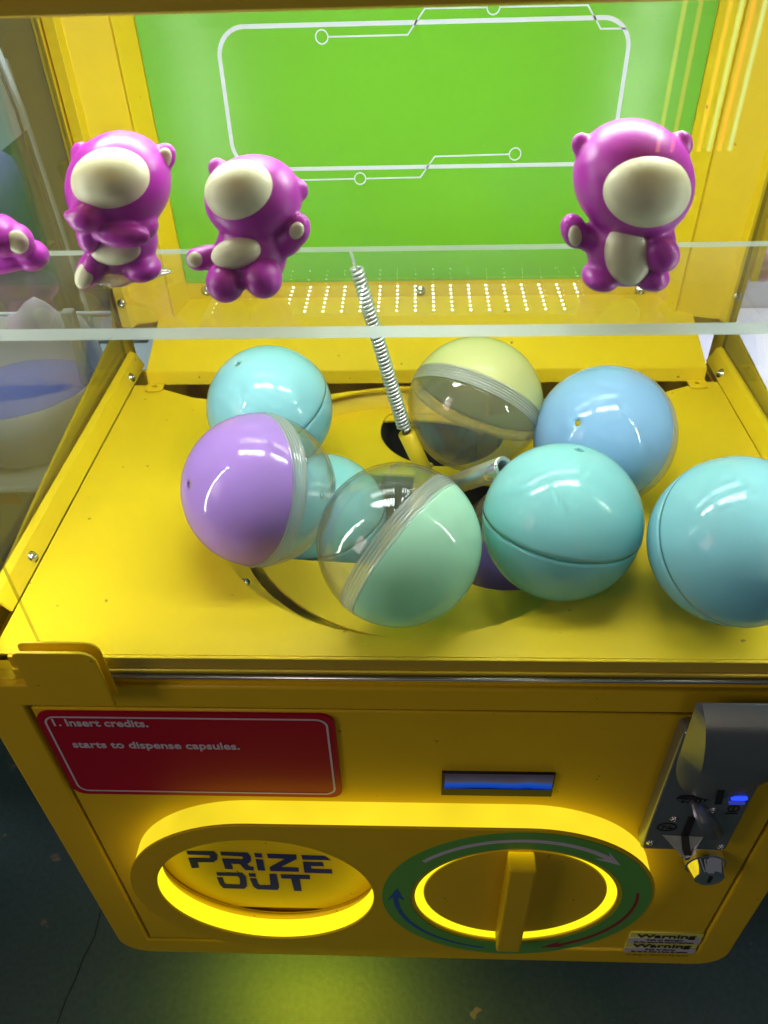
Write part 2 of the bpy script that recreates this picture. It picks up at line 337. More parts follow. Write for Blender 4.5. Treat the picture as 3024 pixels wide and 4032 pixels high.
# prize flap with lettering
DY = .0085
flap = prism('prize_flap', [(PCX-.10, DY+.003, PCZ+.10), (PCX+.10, DY+.003, PCZ+.10), (PCX+.10, DY-.003, PCZ-.0790), (PCX-.10, DY-.003, PCZ-.0790)], (0, .002, 0), YEL, MC)
boxo('flap_stop', PCX-.09, PCX+.09, DY+.001, DY+.004, PCZ-.100, PCZ-.0795, YEL, MC)
def Q(pts, y=None):
    out = []
    for x, yy in pts:
        p = PY(650+x/1.952, 3280+yy/1.952, DY-.002)
        yq = DY+.003-.006*(PCZ+.10-p.z)/.179; out.append(Vector((p.x, yq-.0001, p.z)))
    return out
LET = dict(P=[(160,155),(370,158),(398,185),(398,215),(370,235),(245,235),(258,275),(203,277),(175,205),(340,207),(345,195),(335,185),(170,180)],
 R=[(420,162),(630,168),(655,195),(658,225),(640,243),(625,247),(645,268),(675,270),(680,295),(615,292),(575,250),(505,245),(520,287),(460,283),(435,210),(590,215),(598,205),(590,194),(430,187)],
 i1=[(683,172),(738,174),(745,203),(690,200)], i2=[(693,215),(748,218),(768,297),(712,294)],
 Z=[(780,176),(1005,183),(1010,213),(885,272),(1022,277),(1028,305),(808,300),(803,272),(925,212),(790,206)],
 E1=[(1045,187),(1225,192),(1272,222),(1055,218)], E2=[(1058,234),(1210,238),(1220,266),(1120,264),(1125,285),(1280,290),(1285,318),(1070,312)],
 O=[(393,310),(590,313),(622,345),(628,408),(610,427),(450,422),(420,395),(398,345),(440,347),(455,385),(470,395),(570,398),(578,388),(570,345),(555,335),(400,332)],
 U1=[(640,317),(690,318),(698,342),(648,340)], U2=[(650,352),(700,354),(715,395),(728,402),(800,404),(810,395),(800,322),(855,323),(877,415),(865,435),(710,430),(680,412)],
 T=[(885,325),(1110,330),(1115,358),(1035,356),(1050,443),(993,442),(968,354),(895,352)])
flat('prize_lettering', [Q(v) for v in LET.values()], (0, -.0003, 0), NAVY, flap)
# turning knob
kn = plate('knob', [circ(KCX, KCZ, .0678)], -.0150, .003, YEL, MC, 'Y', 0.001)
plate('knob_backlight', [circ(KCX, KCZ, .0742), circ(KCX, KCZ, .0681)], -.0146, .0005, GLOWIN, MC, 'Y')
HX = KCX-.001
prism('knob_handle', [(HX-.0092, -.0152, KCZ+.0670), (HX+.0092, -.0152, KCZ+.0670), (HX+.0092, -.0152, KCZ-.0670), (HX-.0092, -.0152, KCZ-.0670)], (0, -.0150, 0), YEL, kn, 0.0016)
# arrow ring label
ring = plate('arrow_label', [circ(KCX, KCZ, .0985), circ(KCX, KCZ, .0775)], -.0192, -.0187, DKGREEN, MC, 'Y')
def arrow(name, a0, a1, m, wd=.0040):
    rm = .0885; n = 40; polys = []; s = 1 if a1 > a0 else -1; ah = a1-s*9
    P = lambda r, a: Vector((KCX+r*cos(radians(a)), -.0193, KCZ+r*sin(radians(a))))
    for i in range(n):
        u, v = a0+(ah-a0)*i/n, a0+(ah-a0)*(i+1)/n
        k = wd/2*(0.8+.2*i/n) if m is SILVERPRINT else wd/2*(.5+.5*i/n); k2 = k
        polys.append([P(rm-k, u), P(rm-k2, v), P(rm+k2, v), P(rm+k, u)])
    polys.append([P(rm, a1), P(rm+.0062, ah-s*4), P(rm+wd*.45, ah), P(rm-wd*.45, ah), P(rm-.0062, ah-s*4)])
    flat(name, polys, (0, -.0002, 0), m, ring)
arrow('silver_arrow', 140, 40, SILVERPRINT); arrow('dark_red_arrow', 10, -72, REDPRINT); arrow('blue_arrow', 258, 170, BLUEPRINT, .0036)
# red instruction sign
a, b2 = PY(146, 2803, -.001), PY(1348, 3128, -.001)
SX0, SX1, SZ1, SZ0 = -.2365, PY(1335, 3000, 0).x, PY(700, 2806, 0).z, PY(700, 3128, 0).z
sign = plate('instruction_sign', [rrect(SX0, SX1, SZ0, SZ1, .009)], -.0006, .0009, RED, MC, 'Y')
flat('sign_border', [[(p.x, -.0007, p.y) for p in q] for q in stroke(rrect(SX0+.0048, SX1-.0048, SZ0+.0048, SZ1-.0048, .007), .0013, True)], (0, -.0002, 0), SILVERPRINT, sign)
t1 = PY(203, 2858, -.001); text('sign_lettering', '1. Insert credits.', (t1.x, -.0009, t1.z), .0098, SILVERPRINT, sign, .95, bold=.00018)
t1 = PY(290, 2943, -.001); text('sign_lettering', 'starts to dispense capsules.', (t1.x, -.0009, t1.z), .0098, SILVERPRINT, sign, 1.0, bold=.00018)
# small screen
s0, s1 = PY(1741, 3043, 0), PY(2170, 3133, 0)
dsp = plate('display', [[(s0.x, s1.z), (s1.x, s1.z), (s1.x, s0.z+.001), (s0.x, s0.z+.001)]], -.0008, .0010, DARK, MC, 'Y')
sm, nt, b, o_ = mat('lit_screen'); N, L = nt.nodes, nt.links; N.remove(b)
tc = N.new('ShaderNodeTexCoord'); sp = N.new('ShaderNodeSeparateXYZ'); mpz = N.new('ShaderNodeMapping'); mpz.vector_type = 'POINT'; L.new(tc.outputs['Object'], mpz.inputs[0]); L.new(mpz.outputs[0], sp.inputs[0])
rp = N.new('ShaderNodeValToRGB'); e = rp.color_ramp.elements; e[0].color = (0.0, 0.006, 0.05, 1); e[1].color = (0.055, 0.045, 0.07, 1)
for pos, c in ((.12, (.01, .09, .75, 1)), (.35, (.02, .14, .85, 1)), (.48, (.09, .12, .30, 1)), (.62, (.10, .09, .12, 1))):
    q = e.new(pos); q.color = c
nz = N.new('ShaderNodeTexNoise'); nz.inputs['Scale'].default_value = 3; nz.inputs['Scale'].default_value = 45; L.new(tc.outputs['Object'], nz.inputs[0])
ad = N.new('ShaderNodeMath'); ad.operation = 'MULTIPLY_ADD'; L.new(nz.outputs['Fac'], ad.inputs[0]); ad.inputs[1].default_value = .35
sb = N.new('ShaderNodeMath'); sb.operation = 'SUBTRACT'; L.new(sp.outputs[2], sb.inputs[0]); sb.inputs[1].default_value = .17; L.new(sb.outputs[0], ad.inputs[2])
L.new(ad.outputs[0], rp.inputs[0]); em = N.new('ShaderNodeEmission'); em.inputs[1].default_value = .5; L.new(rp.outputs[0], em.inputs[0]); L.new(em.outputs[0], o_.inputs[0])
h = s0.z-s1.z
mpz.inputs['Scale'].default_value = (1, 1, 1/(h*.64)); mpz.inputs['Location'].default_value = (0, 0, -(s1.z+h*.36)/(h*.64))
plate('screen', [[(s0.x+.0018, s1.z+h*.36), (s1.x-.0012, s1.z+h*.36), (s1.x-.0012, s0.z+.0006), (s0.x+.0018, s0.z+.0006)]], -.0014, -.0009, sm, dsp, 'Y')
# warning stickers
c0, c1 = PY(2490, 3672, 0), PY(2775, 3697, 0)
WZ = c0.z; WX0, WX1 = PY(2478, 3690, 0).x, .2375; WH = (WZ-PY(2470, 3765, 0).z)/5
for k in range(2):
    zt = WZ-k*2*WH
    st = plate('warning_sticker', [[(WX0, zt-WH*2+.0002), (WX1, zt-WH*2+.0002), (WX1, zt), (WX0, zt)]], .0001+.0002*k, .0011, STICKY, MC, 'Y')
    plate('white_band', [[(WX0, zt-WH*2+.0002), (WX1, zt-WH*2+.0002), (WX1, zt-WH), (WX0, zt-WH)]], -.0004, .0000, STICKW, st, 'Y')
    xm = (WX0+WX1)/2
    text('warning_lettering', 'Warning', (xm, -.0005, zt-WH*.86), WH*.95, INK, st, 1.5, 'CENTER', bold=.0001)
    text('warning_lettering', ('Risk of damage!', 'Risk of injury')[k], (xm, -.0006, zt-WH*1.42), WH*.45, INK, st, 1.1, 'CENTER')
    text('warning_lettering', ('Do Not remove this machine attachment', 'Do Not hit, shake or force the machine')[k], (xm, -.0006, zt-WH*1.88), WH*.42, INK, st, .72, 'CENTER')
st = plate('warning_sticker', [[(WX0, WZ-WH*5), (WX1-.004, WZ-WH*5), (WX1, WZ-WH*4), (WX0, WZ-WH*4)]], .0003, .0011, STICKY, MC, 'Y')
text('warning_lettering', 'No change or refund from this machine', ((WX0+WX1)/2, .0001, WZ-WH*4.75), WH*.5, INK, st, .68, 'CENTER')

# coin acceptor
PA = -.010
A = PY(2525, 3330, PA); B = PY(2856, 3350, PA); T_ = PY(2800, 2885, PA)
x0, x1, z0, z1 = A.x, B.x, B.z, T_.z
coin = plate('coin_acceptor', [rrect(x0, x1, z0, z1, .004)], PA, .0010, GREYMETAL, MC, 'Y', .0015)
cw = x1-x0
# sloping shield hood at the top
bm = bmesh.new(); n = 16; prof = []
top_ = PY(2800, 2887, PA-.02).z; bot_ = PY(2815, 3142, PA).z
rows = []
cxt, cxb, hft, hfb = (x0+.0035+x1+.022)/2, PY(2822, 3100, PA).x, (x1+.022-x0-.0035)/2, .0150
for v in (0, .06, .14, .25, .38, .5, .60, .70, .80, .86, .91, .95, .98, 1.0):
    z = top_-(top_-bot_)*v; cx_ = cxt+(cxb-cxt)*min(1, v/.85); hf = hft+(hfb-hft)*min(1, v/.85)
    if v > .80: hf *= math.sqrt(max(0, 1-((v-.80)/.20)**2))
    hf = max(hf, .0004); dep = .0125*sin(pi*v**.62)**.8*(1-.2*v)+.0008; sl = min(.003+.014*v, hf*.6)
    rows.append([(cx_-hf-sl, PA-.0002, z), (cx_-hf, PA-dep, z), (cx_-hf*.3, PA-dep-.0008, z), (cx_+hf*.3, PA-dep-.0008, z), (cx_+hf, PA-dep, z), (cx_+hf+sl, PA-.0002, z)])
vv = [[bm.verts.new(p) for p in r] for r in rows]
for a_, b_ in zip(vv, vv[1:]):
    for i in range(len(a_)-1): bm.faces.new((a_[i], a_[i+1], b_[i+1], b_[i]))
bm.faces.new(vv[0][::-1]); bm.faces.new(vv[-1])
pass
hd = bmo('hood', bm, GREYMETAL, coin, True)
hd.data.set_sharp_from_angle(angle=radians(38))
def cpt(x, y, Y=PA): return PY(x, y, Y)
def slot_strip(name, pts, wd, off, m, par, Y=PA):
    P2 = [cpt(*p, Y) for p in pts]
    flat(name, [[(q.x, Y-off, q.y) for q in s] for s in stroke([(p.x, p.z) for p in P2], wd)], (0, -.0004, 0), m, par)
# return slot, model badge, coin entry with black slot, fin, oval mark, lights
slot_strip('reject_slot', [(2828, 3068), (2815, 3128)], .0045, .0065, DARK, coin)
bd = [cpt(2662, 3143), cpt(2680, 3131), cpt(2765, 3133), cpt(2800, 3144), cpt(2765, 3156), cpt(2680, 3157)]
badge = flat('badge', [[(p.x, PA-.0002, p.z) for p in bd]], (0, -.0006, 0), DARK, coin)
text('badge_lettering', 'TW-131', ((cpt(2662, 3143).x+cpt(2800, 3144).x)/2, PA-.0010, cpt(2730, 3154).z), .0046, GREYMETAL, badge, 1.25, 'CENTER')
PE = PA-.0100
tp0, tp1 = PY(2606, 3284, PA), PY(2768, 3292, PA); bt = [PY(x, y, PE) for x, y in ((2722, 3374), (2714, 3385), (2703, 3388), (2692, 3381))]
bm = bmesh.new(); fv = [bm.verts.new((tp0.x, PA-.0006, tp0.z)), bm.verts.new((tp1.x, PA-.0006, tp1.z))]+[bm.verts.new(q) for q in bt]
bv = [bm.verts.new((q.co.x, PA-.0001 if k < 2 else .0005, q.co.z)) for k, q in enumerate(fv)]
bm.faces.new(fv)
for k in range(6):
    l = (k+1) % 6; bm.faces.new((fv[k], bv[k], bv[l], fv[l]))
bmo('coin_entry', bm, GREYMETAL, coin)
sa, sb2, sc2 = PY(2724, 3216, PA), PY(2697, 3284, PA), PY(2706, 3362, PE+.0015); hw_ = .0023
flat('coin_slot', [[(sb2.x-hw_, PA-.0008, sb2.z), (sb2.x+hw_, PA-.0008, sb2.z), (sa.x+hw_, PA-.0003, sa.z), (sa.x-hw_, PA-.0003, sa.z)],
   [(sb2.x-hw_, PA-.0008, sb2.z), (sb2.x+hw_, PA-.0008, sb2.z), (sc2.x+hw_, PE+.0008, sc2.z), (sc2.x-hw_, PE+.0008, sc2.z)]], (0, -.0006, 0), DARK, coin)
fr_ = [PY(*q) for q in ((2752, 3157, PA), (2733, 3212, PA-.010), (2756, 3272, PA-.013), (2792, 3308, PA-.011), (2832, 3306, PA-.006), (2850, 3286, PA-.0005), (2832, 3240, PA-.0002), (2795, 3195, PA-.0002))]
bm = bmesh.new(); cv = bm.verts.new(PY(2782, 3238, PA-.0125)); rv = [bm.verts.new(q) for q in fr_]; bk_ = [bm.verts.new((q.x, PA-.0001, q.z)) for q in fr_]
for i in range(8):
    j = (i+1) % 8; bm.faces.new((cv, rv[i], rv[j])); bm.faces.new((rv[i], bk_[i], bk_[j], rv[j]))
bmesh.ops.remove_doubles(bm, verts=bm.verts, dist=.0002)
bmo('finger_fin', bm, GREYMETAL, coin, True)
ov = cpt(2625, 3255); pts = [(ov.x+.0062*cos(t*pi/16), ov.z+.0048*sin(t*pi/16)) for t in range(32)]
flat('oval_mark', [[(q.x, PA-.0002, q.y) for q in s] for s in stroke(pts, .0009, True)], (0, -.0003, 0), DARK, coin)
text('oval_lettering', 'T-L', (ov.x, PA-.0004, ov.z-.0022), .0052, DARK, coin, 1.1, 'CENTER', bold=.0001)
BL1 = emis('blue_led_bright', (.02, .06, 1.0), 1.6); BL2 = emis('blue_led_dim', (.06, .09, .8), .45)
for (px_, py_), m_ in (((2910, 3141), BL1), ((2900, 3158), BL2)):
    p = cpt(px_, py_); plate('blue_light', [rrect(p.x-.0052, p.x+.0052, p.z-.0017, p.z+.0017, .0016)], PA-.0010, PA+.0005, m_, coin, 'Y')
p = cpt(2888, 3183); pts = [(p.x+.0034*cos(t*pi/12), p.z+.0036*sin(t*pi/12)) for t in range(24)]
flat('coin_symbol', [[(q.x, PA-.0002, q.y) for q in s] for s in stroke(pts, .0008, True)+stroke([(p.x, p.z-.0022), (p.x, p.z+.0022)], .0009)+stroke([(p.x-.004, p.z-.0058), (p.x+.004, p.z-.0058)], .0011)], (0, -.0003, 0), DARK, coin)
for q in ((2562, 3318), (2840, 3335), (2655, 3225), (2805, 3190)):
    p = cpt(*q); screw((p.x, PA-.0002, p.z), (0, -1, 0), coin, .0022)
p = PY(2790, 3446, -.012)
bm = lathe([(0, .0160), (.0092, .0160), (.0105, .0152), (.0132, .0065), (.0146, .006), (.0150, 0), (0, 0)], 40)
bmesh.ops.transform(bm, matrix=frame_z((0, -1, 0), (p.x, .001, p.z)), verts=bm.verts)
lock = bmo('lock', bm, CHROME, MC, True); lock.data.set_sharp_from_angle(angle=radians(28))
boxo('keyhole', p.x-.0012, p.x+.0012, -.0156, -.0149, p.z-.004, p.z+.004, DARK, lock)

# ledge, lip, pane edge glint, corner bracket
boxo('ledge', -XO+.002, XO-.002, .0035, .0115, .488, .4935, YEL, MC, .0012)
boxo('pane_channel', -.2, XO-.004, .0118, .016, .49, .5075, YEL, MC)
boxo('floor_lip', -.235, .245, -.0006, .0016, .5102, FZ, YEL, MC, .0006)
boxo('floor_lip_base', -.235, .245, -.0022, .0030, .5050, .5099, YEL, MC, .0008)
tube('pane_edge_glint', [(-.182, -.0042, .5068), (.262, -.0042, .5068)], .0013, GLINTM, MC)  # metal rod added for the bright highlight along the pane's lower edge
bx0, bx1, bz1 = PY(38, 2600, -.012).x, PY(402, 2640, -.012).x, PY(250, 2560, -.012).z
bk = [(bx0+.006, .4925), (bx1+.001, .4925)]+circ(bx1-.008, bz1-.008, .008, 8, 0, 90)+circ(bx0+.008, bz1-.004, .004, 5, 90, 180)+[(bx0+.0045, .4925)]
br = plate('corner_bracket', [bk], -.0145, -.0125, YEL, MC, 'Y', .0006)
plate('bracket_back', [bk], -.0072, -.0056, YEL, br, 'Y', .0006)
boxo('bracket_base', bx0+.008, bx1-.004, -.0124, -.0074, .4925, .4955, YEL, br)

# play floor sheet with its round hopper opening
HCX, HCY, HR = -.008, .153, .1375
plate('play_floor', [[(-.2445, .0018), (.2490, .0018), (.2490, .2975), (.237, .2975), (.19, .276), (.15, .268), (.10, .272), (.05, .285), (.01, .2925), (-.02, .2925), (-.06, .285), (-.11, .271), (-.15, .268), (-.19, .277), (-.232, .2975), (-.2445, .2975)], circ(HCX, HCY, HR, 128)], FZ-.0016, FZ, YEL, MC, 'Z')
# hopper below: wall, ring plate with exit hole, floor disc
HZ = .500; CUT = .1985
p = PZ(1742, 1690, HZ); EX, EY = p.x, p.y; ER = EX-PZ(1499, 1690, HZ).x
bm = lathe([(HR+.004, FZ-.0018), (HR+.004, .430), (HR+.006, .430), (HR+.006, FZ-.0018)], 96, True); bmesh.ops.translate(bm, verts=bm.verts, vec=(HCX, HCY, 0))
bmo('hopper_wall', bm, YEL, MC, True)
plate('hopper_flange', [circ(HCX, HCY, HR+.0038, 128), circ(HCX, HCY, .1215, 96)], HZ-.0045, HZ-.0022, YEL, MC, 'Z', .0005)
def roundpoly(P, r=.016, n=5):
    out = []
    for i in range(len(P)):
        a_, b_, c_ = Vector(P[i-1]), Vector(P[i]), Vector(P[(i+1) % len(P)]); u = b_+(a_-b_).normalized()*r; v = b_+(c_-b_).normalized()*r
        for t in range(n+1): t /= n; out.append(tuple(u*(1-t)**2+b_*2*t*(1-t)+v*t*t))
    return out
well = roundpoly([(-.1185, .104), (.015, .092), (.040, .072), (.100, .074), (.121, .110), (.120, .140), (.085, .176), (-.010, .196), (-.112, .196)])
hole = [(min(max(x, -.2), .2), min(max(y, .203), .2815)) for x, y in circ(EX, EY, ER, 72)]
outer_ = [(x, min(y, .285)) for x, y in circ(HCX+.012, HCY+.004, .1270, 128)]
plate('hopper_plate', [outer_, well, hole], HZ-.0025, HZ, YEL, MC, 'Z', .0006)
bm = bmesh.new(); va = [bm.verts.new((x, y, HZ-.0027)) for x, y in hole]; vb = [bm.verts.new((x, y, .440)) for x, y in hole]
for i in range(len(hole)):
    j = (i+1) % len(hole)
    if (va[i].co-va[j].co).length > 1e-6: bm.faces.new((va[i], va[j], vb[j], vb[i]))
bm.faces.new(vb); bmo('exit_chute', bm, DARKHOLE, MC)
bm = lathe([(0, .4325), (HR+.0038, .4325), (HR+.0038, .4305), (0, .4305)], 96); bmesh.ops.translate(bm, verts=bm.verts, vec=(HCX, HCY, 0)); bmo('hopper_disc', bm, YEL, MC)
p = PZ(957, 2285, HZ); screw((p.x, p.y, HZ-.0022), (0, 0, 1), MC, .0032)
p = PZ(1688, 1832, HZ); screw((p.x, p.y, HZ), (0, 0, 1), MC, .0030)

# stirrer with its two spring arms
hub = lathe([(0, .470), (.016, .470), (.018, .466), (.018, .436), (.024, .434), (0, .434)], 32); bmesh.ops.translate(bm := hub, verts=hub.verts, vec=(HCX+.004, HCY+.004, 0))
st_ = bmo('stirrer', hub, YEL, MC, True)
s_top, s_mid, s_bot = PY(1402, 1052, .172), PY(1600, 1703, .172), PY(1668, 1850, .172)
ax = (s_bot-s_mid).normalized()
tube('post', [(HCX+.004, HCY+.010, .468), s_bot.lerp(Vector((HCX+.004, HCY+.012, .47)), .5), s_bot, s_mid], .0060, YEL, st_, 20)
def coil(name, p0, p1, R_, wire, pitch, par, hook=True, taper=1.0):
    p0, p1 = Vector(p0), Vector(p1); d = p1-p0; Ln = d.length; X = frame_z(d, p0); turns = Ln/pitch; n = int(turns*14); pts = []
    for i in range(n+1):
        t = i/n; a_ = 2*pi*turns*t; r_ = R_*(1+(taper-1)*t); pts.append(X @ Vector((r_*cos(a_), r_*sin(a_), Ln*t)))
    if hook:
        for i in range(1, 7): pts.append(X @ Vector((R_*taper*(1-.1*i), 0, Ln+.0022*i)))
    return tube(name, pts, wire, ZINC, par, 6)
coil('spring', s_mid-ax*.004, s_top, 0.0042, .00098, .0027, st_, True, .84)
tube('spring_core', [s_mid+ax*.002, s_mid.lerp(s_top, .985)], [.0032, .0025], DARKSTEEL, st_, 10)
q0, q1 = PY(1770, 1915, .138), PY(1985, 1838, .102)
dq = (q1-q0).normalized()
bm = lathe([(.0038, 0), (.0068, 0), (.0068, (q1-q0).length-.0006), (.0064, (q1-q0).length), (.0044, (q1-q0).length), (.0038, (q1-q0).length-.001)], 28, True)
bmesh.ops.transform(bm, matrix=frame_z(dq, q0), verts=bm.verts); bmo('sleeve', bm, ZINC, st_, True)
tube('sleeve_post', [(HCX+.006, HCY+.004, .468), q0+dq*.02], .0029, DARK, st_, 10)
hk = [q1+Vector((.0062+.0035*sin(t*2*pi/14)*.5, -.001+.001*cos(t), .0015+.0042*cos(t*2*pi/14))) for t in range(13)]
tube('spring_hook', [q1+Vector((.0035, 0, 0))]+hk, .0009, CHROME, st_, 8)

# side rails of the play floor
for s in (-1, 1):
    xb = -.2455 if s < 0 else .2495
    sec = [(xb, FZ+.0003), (xb+s*.006, FZ+.0115), (xb+s*.0098, FZ+.0135), (xb+s*.0108, FZ+.0135), (xb+s*.0108, FZ+.0125), (xb+s*.0075, FZ+.0095), (xb+s*.0016, FZ+.0003)]
    bm = bmesh.new(); n = len(sec)
    ys = [.034, .333]
    v0 = [bm.verts.new((x, ys[0], z)) for x, z in sec]; v1 = [bm.verts.new((x, ys[1], z)) for x, z in sec]
    for i in range(n): bm.faces.new((v0[i], v0[(i+1) % n], v1[(i+1) % n], v1[i]))
    bm.faces.new(v0[::-1]); bm.faces.new(v1)
    rail = bmo('side_rail', bm, YEL, MC)
    nrm = Vector((-s*.0112, 0, .006)).normalized()
    for yy in (.077, .303):
        screw(Vector((xb+s*.0024, yy, FZ+.0048))+nrm*.0002, nrm, rail, .0030)
    # lower side wall with a sloping top, and its rolled outer edge
    xw = s*.2655
    prf = [(xw, .0105, .4925), (xw, .370, .4925), (xw, .370, .5900), (xw, .352, .5900), (xw, .347, .5760), (xw, .335, .5500), (xw, .150, .5300), (xw, .0105, .5105)]
    prism('side_wall', prf, (s*.0022, 0, 0), YEL, MC, .0006)
    # gutter between rail and wall
    boxo('side_gutter', min(xb+s*.011, xw), max(xb+s*.011, xw), .0105, .34, FZ-.004, FZ-.001, YEL, MC)
    # corner column, folded sheet
    xa = -.2575 if s < 0 else .2665; xg = -.2030 if s < 0 else .2060; YB = .3655
    ln = abs(xa-xg)
    plan = [(xa, YB-.032), (xa-s*ln*.17*1, YB-.034), (xa-s*ln*.21, YB-.027), (xa-s*ln*.76, YB-.017), (xa-s*ln*.80, YB-.019), (xg, YB-.0035), (xg, YB-.0005), (xa, YB-.0005)]
    prism('corner_column', [(x, y, .555) for x, y in plan], (0, 0, .300), YEL, MC, .0005)
    boxo('column_edge', min(xa+s*.0016, xa+s*.0070), max(xa+s*.0016, xa+s*.0070), YB-.034, YB+.006, .591, .855, YEL, MC, .001)
    # side acrylic pane
    bm = bmesh.new(); box(bm, s*.2600-.0015, s*.2600+.0015, -.0024, .330, .5155, .853)
    sp_ = bmo('side_pane', bm, [ACRYL, PEDGE], MC)
    for f in sp_.data.polygons:
        if abs(f.normal.x) < .5: f.material_index = 1
    for yy, zz in ((.338, .585),):
        screw((xa-s*.006, YB-.0335, .578), (0, -1, 0), MC, .0030)

# back wall with the green print, sloping rear board
YB = .365
boxo('back_wall', -.262, .266, YB, YB+.004, .535, .856, YEL, MC)
gz = PY(1500, 1104, YB).z
gp = plate('green_panel', [[(-.2025, gz), (.2055, gz), (.2055, .855), (-.2025, .855)]], YB-.0012, YB-.0002, GRN, MC, 'Y')
def G(x, y): p = PY(x, y, YB-.0012); return (p.x, p.z)
tl, br_ = G(858, 100), G(915, 664); rx = G(2480, 150)[0]; topz = G(1700, 86)[1]; botz = G(1700, 656)[1]; lx = (G(857, 190)[0]+G(912, 540)[0])/2
def gflat(name, strokes): return flat(name, [[(q.x, YB-.0012, q.y) for q in s] for s in strokes], (0, -.0003, 0), LILAC, gp)
gflat('printed_frame', stroke(rrect(lx, rx, botz, topz, .020, 10), .0029, True))
def circle_s(x, y, r=.0044): c = G(x, y); return stroke(circ(c[0], c[1], r, 28), .0009, True)
def line_s(pts): return stroke([G(*p) for p in pts], .0011)
tp = line_s([(1288, 145), (1605, 137), (1673, 33), (1920, 28)])+line_s([(1966, 27), (2315, 20), (2365, 113), (2466, 112)])+circle_s(1267, 145)+circle_s(1943, 28)
bt = line_s([(950, 635), (1035, 635), (1105, 711), (1395, 704)])+line_s([(1441, 703), (1655, 698), (1712, 616), (2005, 607)])+circle_s(1418, 703)+circle_s(2028, 606)
gflat('printed_circuit', tp); gflat('printed_circuit', bt)
cz = PY(1500, 1166, YB).z; fy = .297
sec = [(YB-.0004, cz), (fy, FZ+.0135), (fy-.0012, FZ+.0012), (fy+.0004, FZ+.0012), (fy+.0016, FZ+.0125), (YB-.0004, cz-.0018)]
bm = bmesh.new(); n = len(sec)
xs0 = [-.205, -.2318, -.2318, -.2318, -.2318, -.205]; xs1 = [.210, .2372, .2372, .2372, .2372, .210]
xs0[0] = xs0[5] = -.226; xs1[0] = xs1[5] = .231
v0 = [bm.verts.new((xs0[i], y, z)) for i, (y, z) in enumerate(sec)]; v1 = [bm.verts.new((xs1[i], y, z)) for i, (y, z) in enumerate(sec)]
for i in range(n): bm.faces.new((v0[i], v0[(i+1) % n], v1[(i+1) % n], v1[i]))
bm.faces.new(v0[::-1]); bm.faces.new(v1)
bmesh.ops.bevel(bm, geom=[e for e in bm.edges if abs(e.verts[0].co.x-e.verts[1].co.x) > .1], offset=.0005, segments=2, affect='EDGES')
rb = bmo('rear_board', bm, YEL, MC)
for xt in (-.2325, .2378):
    s = -1 if xt < 0 else 1; xc = xt-s*.007
    plate('board_tab', [rrect(xc-.0075, xc+.0075, fy-.0115, fy+.001, .003, 5), circ(xc, fy-.0050, .0022, 16)], FZ+.0009, FZ+.0022, YEL, rb, 'Z')
for px_ in (812, 1655, 2520):
    p = PY(px_, 1145, YB); screw((p.x, YB-.0002, p.z), (0, -1, 0), MC, .0034)

# acrylic: front pane and toy shelf
bm = bmesh.new(); box(bm, -.2096, .262, -.0054, -.0028, .5085, .853)
fp = bmo('front_pane', bm, [ACRYL, PEDGE], MC)
for f in fp.data.polygons:
    if abs(f.normal.y) < .5: f.material_index = 1
SHZ = .7200
sh = prism('toy_shelf', [(-.2580, .0012, SHZ), (-.2580, .0835, SHZ), (-.2580, .0835, SHZ-.0024), (-.2580, .0012, SHZ-.0050)], (.516, 0, 0), SHELFM, MC)
sh.data.materials.append(EDGE); sh.data.materials.append(clear('shelf_underside', (.985, .99, .985), boost=.08))
for f in sh.data.polygons:
    if abs(f.normal.z) < .3: f.material_index = 1
    elif f.normal.z < -.5: f.material_index = 2
# top: header beam, ceiling sheet, LED boards
boxo('header_beam', -XO, XO, -.004, .020, PY(1512, 32, 0).z, .95, YEL, MC, .003)
boxo('ceiling', -XO, XO, .0205, .372, .856, .860, YEL, MC)
WHITEB = paint('led_board_white', (.75, .77, .75), .5)
for bxc, byc, nx, ny in ((-.0175, .300, 21, 7), (-.110, .190, 11, 6), (.085, .190, 11, 6), (-.110, .090, 11, 6), (.085, .090, 11, 6)):
    pxs, pys = .0142, (.0074 if byc > .25 else .0070); lw, lh = (.0008, .0007) if byc > .25 else (.0025, .0025)
    bd_ = boxo('led_board', bxc-nx*pxs/2, bxc+nx*pxs/2, byc-ny*pys/2, byc+ny*pys/2, .8455, .8475, WHITEB, MC)
    boxo('led_mount', bxc-nx*pxs/2+.01, bxc+nx*pxs/2-.01, byc-.006, byc+.006, .8477, .8558, YEL, bd_)
    bm = bmesh.new()
    for i in range(nx):
        for j in range(ny):
            x = bxc+(i-(nx-1)/2)*pxs; y = byc+(j-(ny-1)/2)*pys
            box(bm, x-lw, x+lw, y-lh, y+lh, .8446, .8454)
    tag(bmo('led', bm, LEDM[0 if byc > .25 else 1 if byc > .1 else 2], bd_), kind='stuff')

# unseen LED strips and posts added at the front corners to light the capsules
for s in (-1, 1):
    prism('strip_post', [(s*.2570, .0030, .535), (s*.2455, .0030, .535), (s*.2570, .0145, .535)], (0, 0, .318), YEL, MC)
    bm = bmesh.new(); nn = Vector((-s, 1, 0)).normalized(); tt = Vector((s, 1, 0)).normalized()*-1
    for k in range(28):
        c = Vector((s*.25125, .00875, .555+k*.0103))+nn*.0003
        q = [c+tt*a_*.0016+Vector((0, 0, b_*.0016)) for a_, b_ in ((-1, -1), (1, -1), (1, 1), (-1, 1))]; q2 = [v+nn*.0007 for v in q]
        A_ = [bm.verts.new(v) for v in q]; B_ = [bm.verts.new(v) for v in q2]; bm.faces.new(B_)
        for i in range(4): bm.faces.new((A_[i], A_[(i+1) % 4], B_[(i+1) % 4], B_[i]))
    tag(bmo('added_led_strip', bm, LEDM[3], MC), kind='stuff')
